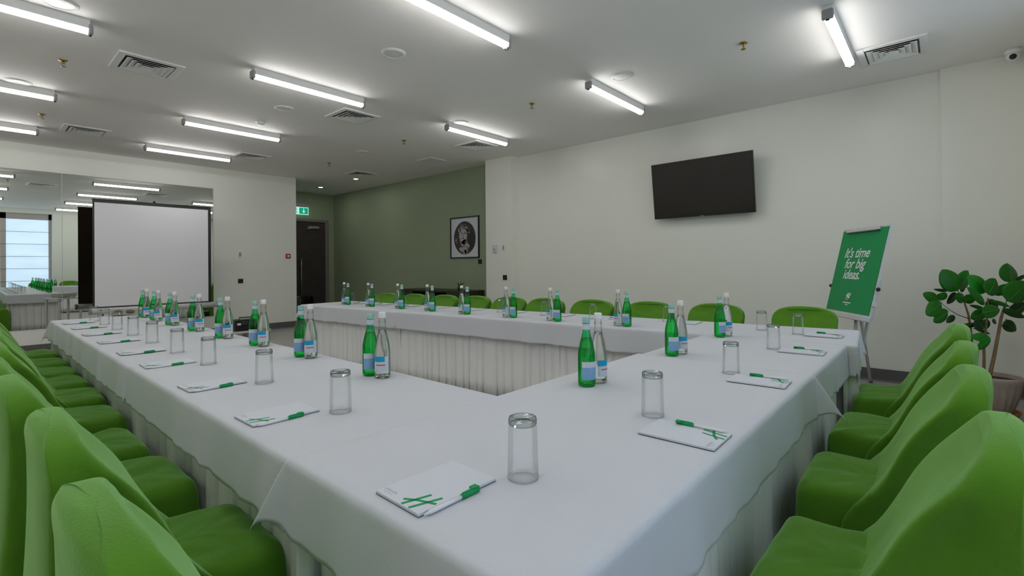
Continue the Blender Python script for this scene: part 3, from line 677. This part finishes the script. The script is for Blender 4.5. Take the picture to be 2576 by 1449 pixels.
# ------------------------------------------------------------------ bottles and tumblers
def lathe_obj(name, prof, m, parent, n=28, cap=False, mi=None):
    bm = bmesh.new(); add_lathe(bm, prof, n, cap=cap, mi=mi); return obj(name, bm, m, parent)
def label_arc(name, r, z0, z1, a0, a1, m, parent, n=16):
    bm = bmesh.new(); a = [[bm.verts.new((r*math.cos(a0+(a1-a0)*i/n), r*math.sin(a0+(a1-a0)*i/n), z)) for z in (z0, z1)] for i in range(n+1)]
    for i in range(n): bm.faces.new((a[i][0], a[i+1][0], a[i+1][1], a[i][1])).smooth = True
    return obj(name, bm, m, parent)
RB = .0345
def make_bottle(green):
    t = thing('green_water_bottle' if green else 'clear_water_bottle', '', 'bottle')
    g = 'g_glass' if green else 'c_glass'
    prof = [(.0005, .006), (RB*.8, .0), (RB*.95, .004), (RB, .012), (RB, .118), (RB*.97, .135), (RB*.80, .165), (RB*.60, .192), (RB*.45, .212), (RB*.40, .228), (RB*.40, .252)] if green else \
           [(.0005, .006), (RB*.8, .0), (RB*.95, .004), (RB, .012), (RB, .100), (RB*.96, .125), (RB*.80, .158), (RB*.60, .190), (RB*.46, .215), (RB*.40, .240), (RB*.385, .262)]
    lathe_obj('glass_body', prof, g, t)
    if green:
        wp = [(.0005, .009), (RB*.9, .009), (RB*.94, .014), (RB*.94, .118), (RB*.91, .134), (RB*.75, .163), (RB*.56, .190), (.0005, .191)]
        lathe_obj('water', wp, 'g_glass_dark', t)
    else:
        lathe_obj('water', [(.0005, .010), (RB*.88, .010), (RB*.92, .016), (RB*.92, .100), (RB*.88, .124), (RB*.73, .156), (RB*.53, .188), (RB*.42, .205), (.0005, .206)], 'water', t)
    h = prof[-1][1]
    lathe_obj('cap', [(.0155, h-.004), (.0155, h+.018), (.013, h+.021), (.0005, h+.021)], 'cap_g' if green else 'cap_w', t)
    if green:
        lathe_obj('neck_label', [(RB*.44, .224), (RB*.44, .246)], 'lab_w', t)
        label_arc('front_label', RB+.0006, .030, .100, -1.1, 1.1, 'lab_w', t)
        label_arc('label_print', RB+.0010, .030, .078, -1.1, 1.1, 'lab_b', t)
    else:
        lathe_obj('neck_ring', [(RB*.47, .236), (RB*.47, .244)], 'c_glass', t)
        label_arc('front_label', RB+.0006, .030, .095, -1.0, 1.0, 'lab_w', t)
        label_arc('label_band', RB+.0010, .072, .095, -1.0, .45, 'lab_c', t)
        label_arc('label_print', RB+.0012, .056, .061, -.6, .5, 'lab_r', t, 8)
    return t
gb, cb = make_bottle(True), make_bottle(False); ug, uc = [], []
def bottles(rowname, G, Cc, face, ords, group):
    for i, (g, c) in enumerate(zip(G, Cc)):
        fa = math.atan2(-g[1], -g[0])
        place(gb, ug, (g[0], g[1], .7515), fa+face+R.uniform(-.25, .25), 'green water bottle on the %s, %s' % (rowname, ords(i)), 'green water bottles on the '+group)
        fa = math.atan2(-c[1], -c[0])
        place(cb, uc, (c[0], c[1], .7515), fa+face+R.uniform(-.25, .25), 'clear water bottle on the %s, %s' % (rowname, ords(i)), 'clear water bottles on the '+group)
LG = [(1.191, 1.898), (1.201, 2.59), (1.198, 3.204), (1.175, 3.747), (1.169, 4.344), (1.168, 4.967), (1.182, 5.56), (1.178, 5.98)]
LC = [(1.200, 1.818), (1.215, 2.508), (1.215, 3.118), (1.193, 3.665), (1.189, 4.255), (1.178, 4.868), (1.181, 5.40), (1.190, 5.885)]
RG = [(1.632, 1.055), (2.456, 1.061), (3.276, 1.088)]
RC = [(1.712, 1.050), (2.54, 1.047), (3.357, 1.071)]
FG = [(3.405, 1.828), (3.355, 2.457), (3.353, 2.955), (3.316, 3.535), (3.306, 4.067), (3.303, 4.606), (3.266, 5.159), (3.251, 5.686)]
FC = [(3.414, 1.91), (3.379, 2.55), (3.352, 3.046), (3.321, 3.622), (3.315, 4.163), (3.31, 4.696), (3.264, 5.239), (3.249, 5.777)]
on = lambda i: ['nearest the camera', 'second pair away', 'third pair away', 'fourth pair away', 'fifth pair away', 'sixth pair away', 'seventh pair away', 'last pair by the mirror end'][i]
bottles('left table row', LG, LC, .0, on, 'left row')
bottles('cross table', RG, RC, .7, lambda i: ['nearest the camera', 'middle pair', 'farthest pair before the flip chart'][i], 'cross table')
bottles('far table row', FG, FC, -.5, lambda i: ['rightmost pair', 'second pair from the right', 'third pair from the right', 'fourth pair from the right', 'fifth pair from the right', 'sixth pair from the right', 'seventh pair from the right', 'leftmost pair by the corridor'][i], 'far row')
def make_tumbler():
    t = thing('upturned_tumbler', '', 'glass'); H = .137
    lathe_obj('glass_wall', [(.0345, 0), (.0352, .002), (.0350, .01), (.0322, H-.014), (.0318, H-.004)], 't_glass', t, 36)
    lathe_obj('rim', [(.0330, 0), (.0345, -.0004), (.0356, .001), (.0345, .003), (.0330, 0)], 't_glass', t, 36)
    lathe_obj('thick_base', [(.0005, H-.013), (.026, H-.012), (.0300, H-.018), (.0322, H-.015), (.0322, H-.006), (.0305, H-.001), (.026, H), (.022, H-.002), (.0005, H-.003)], 't_base', t, 36)
    return t
tp = make_tumbler(); ut = []
Lgl = [(.826, 1.497), (.829, 2.123), (.807, 2.748), (.805, 3.279), (.808, 3.854), (.811, 4.408), (.804, 4.92), (.804, 5.447), (.795, 5.90)]
for i, (x, y) in enumerate(Lgl): place(tp, ut, (x, y, .7515), 0, 'clear upturned tumbler on the left table row, %s from the camera' % ordn[i], 'upturned tumblers on the left row')
for i, (x, y) in enumerate(((.832, .709), (1.441, .687), (2.219, .691), (2.999, .706))):
    place(tp, ut, (x, y, .7535 if i < 2 else .752), 0, 'clear upturned tumbler on the cross table, %s' % ['the large one nearest the camera', 'second, left of the nearest right notepad', 'third along the right side', 'fourth along the right side'][i], 'upturned tumblers on the cross table')
for i, (x, y) in enumerate(((3.723, .726), (3.793, .968), (3.888, 1.72), (3.70, 2.32), (3.69, 2.86), (3.67, 3.42), (3.60, 3.92), (3.58, 4.44), (3.50, 4.86), (3.45, 5.36), (3.40, 5.85))):
    place(tp, ut, (x, y, .7515), 0, 'clear upturned tumbler on the far table row, %s from the flip chart end' % (ordn+['eleventh'])[i], 'upturned tumblers on the far row')

# ------------------------------------------------------------------ notepads and pens
PDL, PDW, PDH = .21, .148, .006
def make_pad():
    t = thing('notepad', '', 'notepad')
    box('backing_board', 0, PDL, 0, PDW, 0, .0012, 'paper_edge', t); box('pages', .0005, PDL-.0005, .0005, PDW-.0005, .0012, PDH, 'paper', t)
    def stroke(bm, a, b, wd):
        a, b = Vector(a), Vector(b); d = (b-a).normalized(); n = Vector((-d.y, d.x))*wd/2
        v = [bm.verts.new((p.x, p.y, PDH+.0003)) for p in (a-n, b-n, b+n, a+n)]; bm.faces.new(v)
    bm = bmesh.new(); stroke(bm, (.003, .060), (.066, .044), .0078); stroke(bm, (.003, .036), (.072, .016), .0078)
    stroke(bm, (.018, .074), (.034, .046), .0074); stroke(bm, (.034, .046), (.048, .006), .0074)
    obj('printed_mark', bm, 'mark', t)
    bm = bmesh.new()
    for k in range(7): y = .102+.0062*k; stroke(bm, (.018+.001*(k % 2), y), (.0225+.0015*((k*5) % 3), y+.003), .0018)
    for k in range(5): y = .108+.0062*k; stroke(bm, (.012, y), (.0135, y+.003), .0012)
    obj('small_print', bm, 'ink', t)
    return t
def make_pen():
    t = thing('pen', '', 'pen'); zr = .0045
    bm = bmesh.new(); add_tube(bm, [(0, 0, zr), (.012, 0, zr), (.014, 0, zr), (.10, 0, zr)], [.001, .0032, .0045, .0045], 12); obj('barrel', bm, 'cap_w', t)
    bm = bmesh.new(); add_tube(bm, [(.094, 0, zr), (.142, 0, zr)], [.0056, .0060], 12); add_tube(bm, [(.142, 0, zr), (.146, 0, zr)], [.0055, .003], 12); obj('green_cap', bm, 'mark', t)
    bm = bmesh.new(); add_box(bm, .128, .144, -.003, .012, zr+.003, zr+.007); add_box(bm, .098, .144, -.0015, .0015, zr+.005, zr+.0075); obj('clip', bm, 'mark', t)
    return t
padp, penp = make_pad(), make_pen(); upd, upn = [], []
def setting(x, y, rz, where, zt=.7515, pen_on=0, jit=True):
    a = rz+(R.uniform(-.03, .03) if jit else 0); U = Vector((math.cos(a), math.sin(a))); V = Vector((-U.y, U.x))
    place(padp, upd, (x, y, zt), a, 'white notepad '+where, 'notepads at the seats')
    px, py = (x, y) + (0, 0) if False else (Vector((x, y))+U*.008+V*(-.007 if not pen_on else pen_on))
    place(penp, upn, (px, py, zt+(PDH if pen_on else 0)), a+.01, 'green-capped white pen by the notepad '+where, 'pens beside the notepads')
setting(.569, .747, -.02, 'nearest the camera on the cross table', .7535, jit=False)
for i, y in enumerate((1.55, 2.172, 2.852, 3.405, 4.036, 4.608, 5.191, 5.748)):
    setting(.572, y, .0, 'in the left table row, %s from camera' % ordn[i])
for i, (x, y, zt) in enumerate(((1.407, .437, .7535), (2.20, .452, .7535), (3.06, .462, .752), (3.80, .475, .752))):
    setting(x, y, PI/2+.02, 'on the right side of the cross table, %s' % ['nearest', 'second', 'third', 'fourth'][i], zt, pen_on=.01)
for i, (x, y) in enumerate(((4.02, 1.62), (3.96, 2.22), (3.90, 2.79), (3.85, 3.36), (3.80, 3.90), (3.76, 4.42), (3.71, 4.90), (3.66, 5.38), (3.62, 5.84))):
    setting(x, y, PI+math.radians(5.2), 'on the far table row, %s from flip chart' % ordn[i])

# ------------------------------------------------------------------ flip chart
t = thing('flip_chart', 'white flip chart easel with green "It\'s time for big ideas." poster', 'flip chart')
BW, BH = .68, .735; yaw, tl = -2.564, .22
Bm = Matrix.Translation((5.367, .81, .802)) @ Matrix.Rotation(yaw, 4, 'Z') @ Matrix.Rotation(-tl, 4, 'X')
t.matrix_world = Bm
# local: x along the width, z up the board, -y is the face seen
box('board', -.012, BW+.012, .004, .02, -.02, BH+.02, 'metal_w', t, .003)
box('poster', 0, BW, -.001, .003, .0, BH, 'emerald', t)
box('tray', -.02, BW+.02, -.05, .01, -.055, -.012, 'metal_w', t, .006)
bm = bmesh.new(); add_box(bm, .08, BW-.10, -.018, .0, BH-.022, BH+.012); obj('clamp_bar', bm, 'metal_w', t, .005)
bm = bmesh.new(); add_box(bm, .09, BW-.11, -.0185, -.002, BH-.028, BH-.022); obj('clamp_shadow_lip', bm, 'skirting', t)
for x in (-.03, BW+.03):
    bm = bmesh.new(); bmesh.ops.create_uvsphere(bm, u_segments=16, v_segments=10, radius=.016, matrix=Matrix.Translation((x, .01, .22))); obj('side_knob', bm, 'black', t, smooth=True)
bm = bmesh.new(); add_box(bm, BW+.012, BW+.045, .0, .02, .08, .11); obj('side_hook', bm, 'metal_w', t)
RX = Matrix.Rotation(PI/2, 4, 'X')
for k, (line, x, z) in enumerate((("It's time", .115, .485), ('for big', .155, .388), ('ideas.', .165, .292))):
    text_mesh('poster_lettering', line, .122, 'text_w', t, Matrix.Translation((x, -.0022, z)) @ RX, bold=.0019, shear=.25, spacing=.98)
bm = bmesh.new()
for p in ([(.30, -.002, .10), (.325, -.002, .165)], [(.33, -.002, .10), (.355, -.002, .165)], [(.30, -.002, .145), (.355, -.002, .12)]): add_tube(bm, p, .007, 6)
obj('poster_emblem', bm, 'text_w', t)
bm = bmesh.new(); add_box(bm, .265, .385, -.0022, -.0012, .076, .086); add_box(bm, .305, .345, -.0022, -.0012, .058, .066); obj('emblem_text', bm, 'text_w', t)
inv = Bm.inverted()
def leg(a, b, r=.014):
    bm = bmesh.new(); a2, b2 = inv @ Vector(a), inv @ Vector(b); add_tube(bm, [a2, b2], r, 10); o = obj('leg', bm, 'metal_w', t)
    bm = bmesh.new(); add_tube(bm, [b2, b2+(a2-b2).normalized()*.03], r*1.25, 10); obj('rubber_foot', bm, 'black', o)
n_ = Vector((-math.sin(yaw), math.cos(yaw), 0)); a_ = Vector((math.cos(yaw), math.sin(yaw), 0)); cen = Vector((5.367, .81, 0))+a_*BW/2
low = lambda u: Vector((5.367, .81, .795))+a_*u+n_*.04
leg(low(.43), (4.62, .545, 0)); leg(low(.62), (5.60, .646, 0)); leg(low(.49), (6.17, .553, 0))
bm = bmesh.new(); add_box(bm, .34, .66, .02, .05, -.04, .30); obj('leg_bracket', bm, 'metal_w', t)

# ------------------------------------------------------------------ rubber plant
def pix(x, y, depth):
    """point that lies at the given distance in front of the camera plane, used only to read positions off the photograph"""
    return Vector((0, 0, CAM_H)) + (w_ + r_*((x-1288)/F_PX) - u_*((y-CY)/F_PX))*depth
PX, PY = 5.42, -.31; t = thing('rubber_plant', 'tall rubber plant with glossy oval leaves in a washed clay pot', 'potted plant', (PX, PY, 0)); D0 = (Vector((PX, PY, 1))-Vector((0, 0, CAM_H))).dot(w_)
bm = bmesh.new(); add_lathe(bm, [(.0005, .012), (.128, .012), (.135, .02), (.150, .055), (.146, .055), (.132, .025), (.0005, .022)], 36); obj('saucer', bm, 'saucer', t)
bm = bmesh.new(); n = 72; rings = []
for r, z, g in ((.090, .024, 0), (.098, .05, 1), (.122, .12, 1.3), (.143, .20, 1.3), (.152, .25, 1), (.157, .268, .3), (.162, .28, 0), (.166, .30, 0), (.166, .318, 0), (.160, .325, 0), (.150, .320, 0), (.147, .29, 0), (.0005, .288, 0)):
    rings.append([bm.verts.new(((r+(.0045*g)*math.cos(i*PI/2*1.0))*math.cos(2*PI*i/n), (r+(.0045*g)*math.cos(i*PI/2))*math.sin(2*PI*i/n), z)) for i in range(n)])
for k in range(len(rings)-1):
    for i in range(n): f = bm.faces.new((rings[k][i], rings[k][(i+1) % n], rings[k+1][(i+1) % n], rings[k+1][i])); f.smooth = True
obj('pot', bm, 'pot', t)
bm = bmesh.new(); add_lathe(bm, [(.148, .293), (.08, .299), (.0005, .302)], 24); obj('soil', bm, 'soil', t)
T0 = Vector((PX, PY, 0))
def cp(x, y): return (2300+x/3.45, 640+y/3.45)
def stem(name, P, rads, m, dz):
    bm = bmesh.new(); pts = []
    for i, p in enumerate(P): q = cp(*p[:2]); pts.append(pix(q[0], q[1], D0+dz+(p[2] if len(p) > 2 else 0))-T0)
    rr = [rads[0]+(rads[1]-rads[0])*i/(len(pts)-1) for i in range(len(pts))]; add_tube(bm, pts, rr, 8); return obj(name, bm, m, t)
stem('trunk', [(603, 1075), (603, 1030), (606, 900), (602, 760), (618, 660), (630, 560), (640, 470), (640, 380)], (.011, .006), 'bark', .03)
stem('trunk', [(650, 1075), (655, 1050), (690, 900), (712, 780), (735, 660), (752, 560), (768, 500)], (.014, .009), 'bark', -.02)
stem('trunk', [(560, 1075), (520, 900), (495, 750), (485, 620), (468, 520), (445, 450), (430, 400)], (.012, .005), 'bark', .06)
stem('branch', [(768, 500), (790, 440), (805, 390), (830, 310), (842, 250)], (.008, .004), 'stem', -.02)
stem('branch', [(472, 558), (430, 542), (380, 525), (320, 490), (260, 445), (215, 400)], (.004, .002), 'stem', .05)
stem('branch', [(600, 640), (520, 605), (440, 612)], (.006, .004), 'stem', .03)
stem('branch', [(606, 700), (575, 665), (510, 640)], (.004, .003), 'stem', .02)
stem('branch', [(735, 640), (780, 600), (800, 560)], (.005, .003), 'stem', -.02)
stem('branch', [(430, 400), (400, 350), (378, 318)], (.005, .003), 'stem', .05)
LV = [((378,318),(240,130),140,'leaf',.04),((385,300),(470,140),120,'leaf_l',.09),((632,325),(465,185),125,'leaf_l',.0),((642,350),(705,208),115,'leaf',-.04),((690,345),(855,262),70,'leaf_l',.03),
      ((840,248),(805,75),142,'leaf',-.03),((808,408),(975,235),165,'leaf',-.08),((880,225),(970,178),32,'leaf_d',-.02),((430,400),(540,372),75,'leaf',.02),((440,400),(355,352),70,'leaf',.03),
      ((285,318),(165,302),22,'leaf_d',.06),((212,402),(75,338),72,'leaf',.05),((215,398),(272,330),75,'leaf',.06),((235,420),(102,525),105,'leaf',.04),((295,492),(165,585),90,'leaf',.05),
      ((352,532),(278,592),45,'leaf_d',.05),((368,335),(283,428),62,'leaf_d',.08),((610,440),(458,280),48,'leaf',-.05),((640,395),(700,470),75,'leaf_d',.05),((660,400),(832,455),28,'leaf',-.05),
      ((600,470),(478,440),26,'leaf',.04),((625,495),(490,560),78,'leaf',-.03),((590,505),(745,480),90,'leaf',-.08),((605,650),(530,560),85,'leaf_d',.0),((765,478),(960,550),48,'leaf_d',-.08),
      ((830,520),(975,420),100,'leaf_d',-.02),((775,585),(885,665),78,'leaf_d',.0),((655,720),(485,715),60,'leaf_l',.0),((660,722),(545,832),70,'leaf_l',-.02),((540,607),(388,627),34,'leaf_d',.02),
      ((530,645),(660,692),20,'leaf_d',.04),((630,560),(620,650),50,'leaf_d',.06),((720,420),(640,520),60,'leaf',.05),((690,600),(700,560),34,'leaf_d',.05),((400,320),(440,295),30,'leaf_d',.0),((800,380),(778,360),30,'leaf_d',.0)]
for i, (b, tip, wd, m, dz) in enumerate(LV):
    pb, ptp = cp(*b), cp(*tip); dz *= 1.5
    B = pix(*pb, D0+dz)-T0; Tt = pix(*ptp, D0+dz+R.uniform(-.05, .04))-T0
    ax = Tt-B; L = ax.length; axn = ax.normalized(); side = axn.cross(w_).normalized(); nrm = side.cross(axn)
    W = wd/3.45*D0/F_PX/2*1.28; tw = R.uniform(-.22, .22); side = side*math.cos(tw)+nrm*math.sin(tw); nrm = side.cross(axn).normalized()
    bm = bmesh.new(); n, mI = 12, 8; g = []
    for a in range(n+1):
        f = a/n; ww = W*(math.sin(PI*f**.82))**.62 if 0 < f < 1 else .0008
        row = []
        for c in range(-mI//2, mI//2+1):
            q = c/(mI/2); p = B+ax*f+side*(ww*q)+nrm*(-.10*L*math.sin(PI*f)*.5+abs(q)*.18*ww)
            row.append(bm.verts.new(p))
        g.append(row)
    for a in range(n):
        for c in range(mI): bm.faces.new((g[a][c], g[a+1][c], g[a+1][c+1], g[a][c+1])).smooth = True
    lf = obj('leaf', bm, m, t); s = lf.modifiers.new('s', 'SOLIDIFY'); s.thickness = .0012
    if wd > 60:
        bm = bmesh.new(); pts = [B+ax*f+nrm*(-.10*L*math.sin(PI*f)*.5)-w_*.0008 for f in (0, .2, .4, .6, .8, .97)]; add_tube(bm, pts, [.0022, .002, .0017, .0013, .001, .0005], 6); obj('midrib', bm, 'vein', lf)
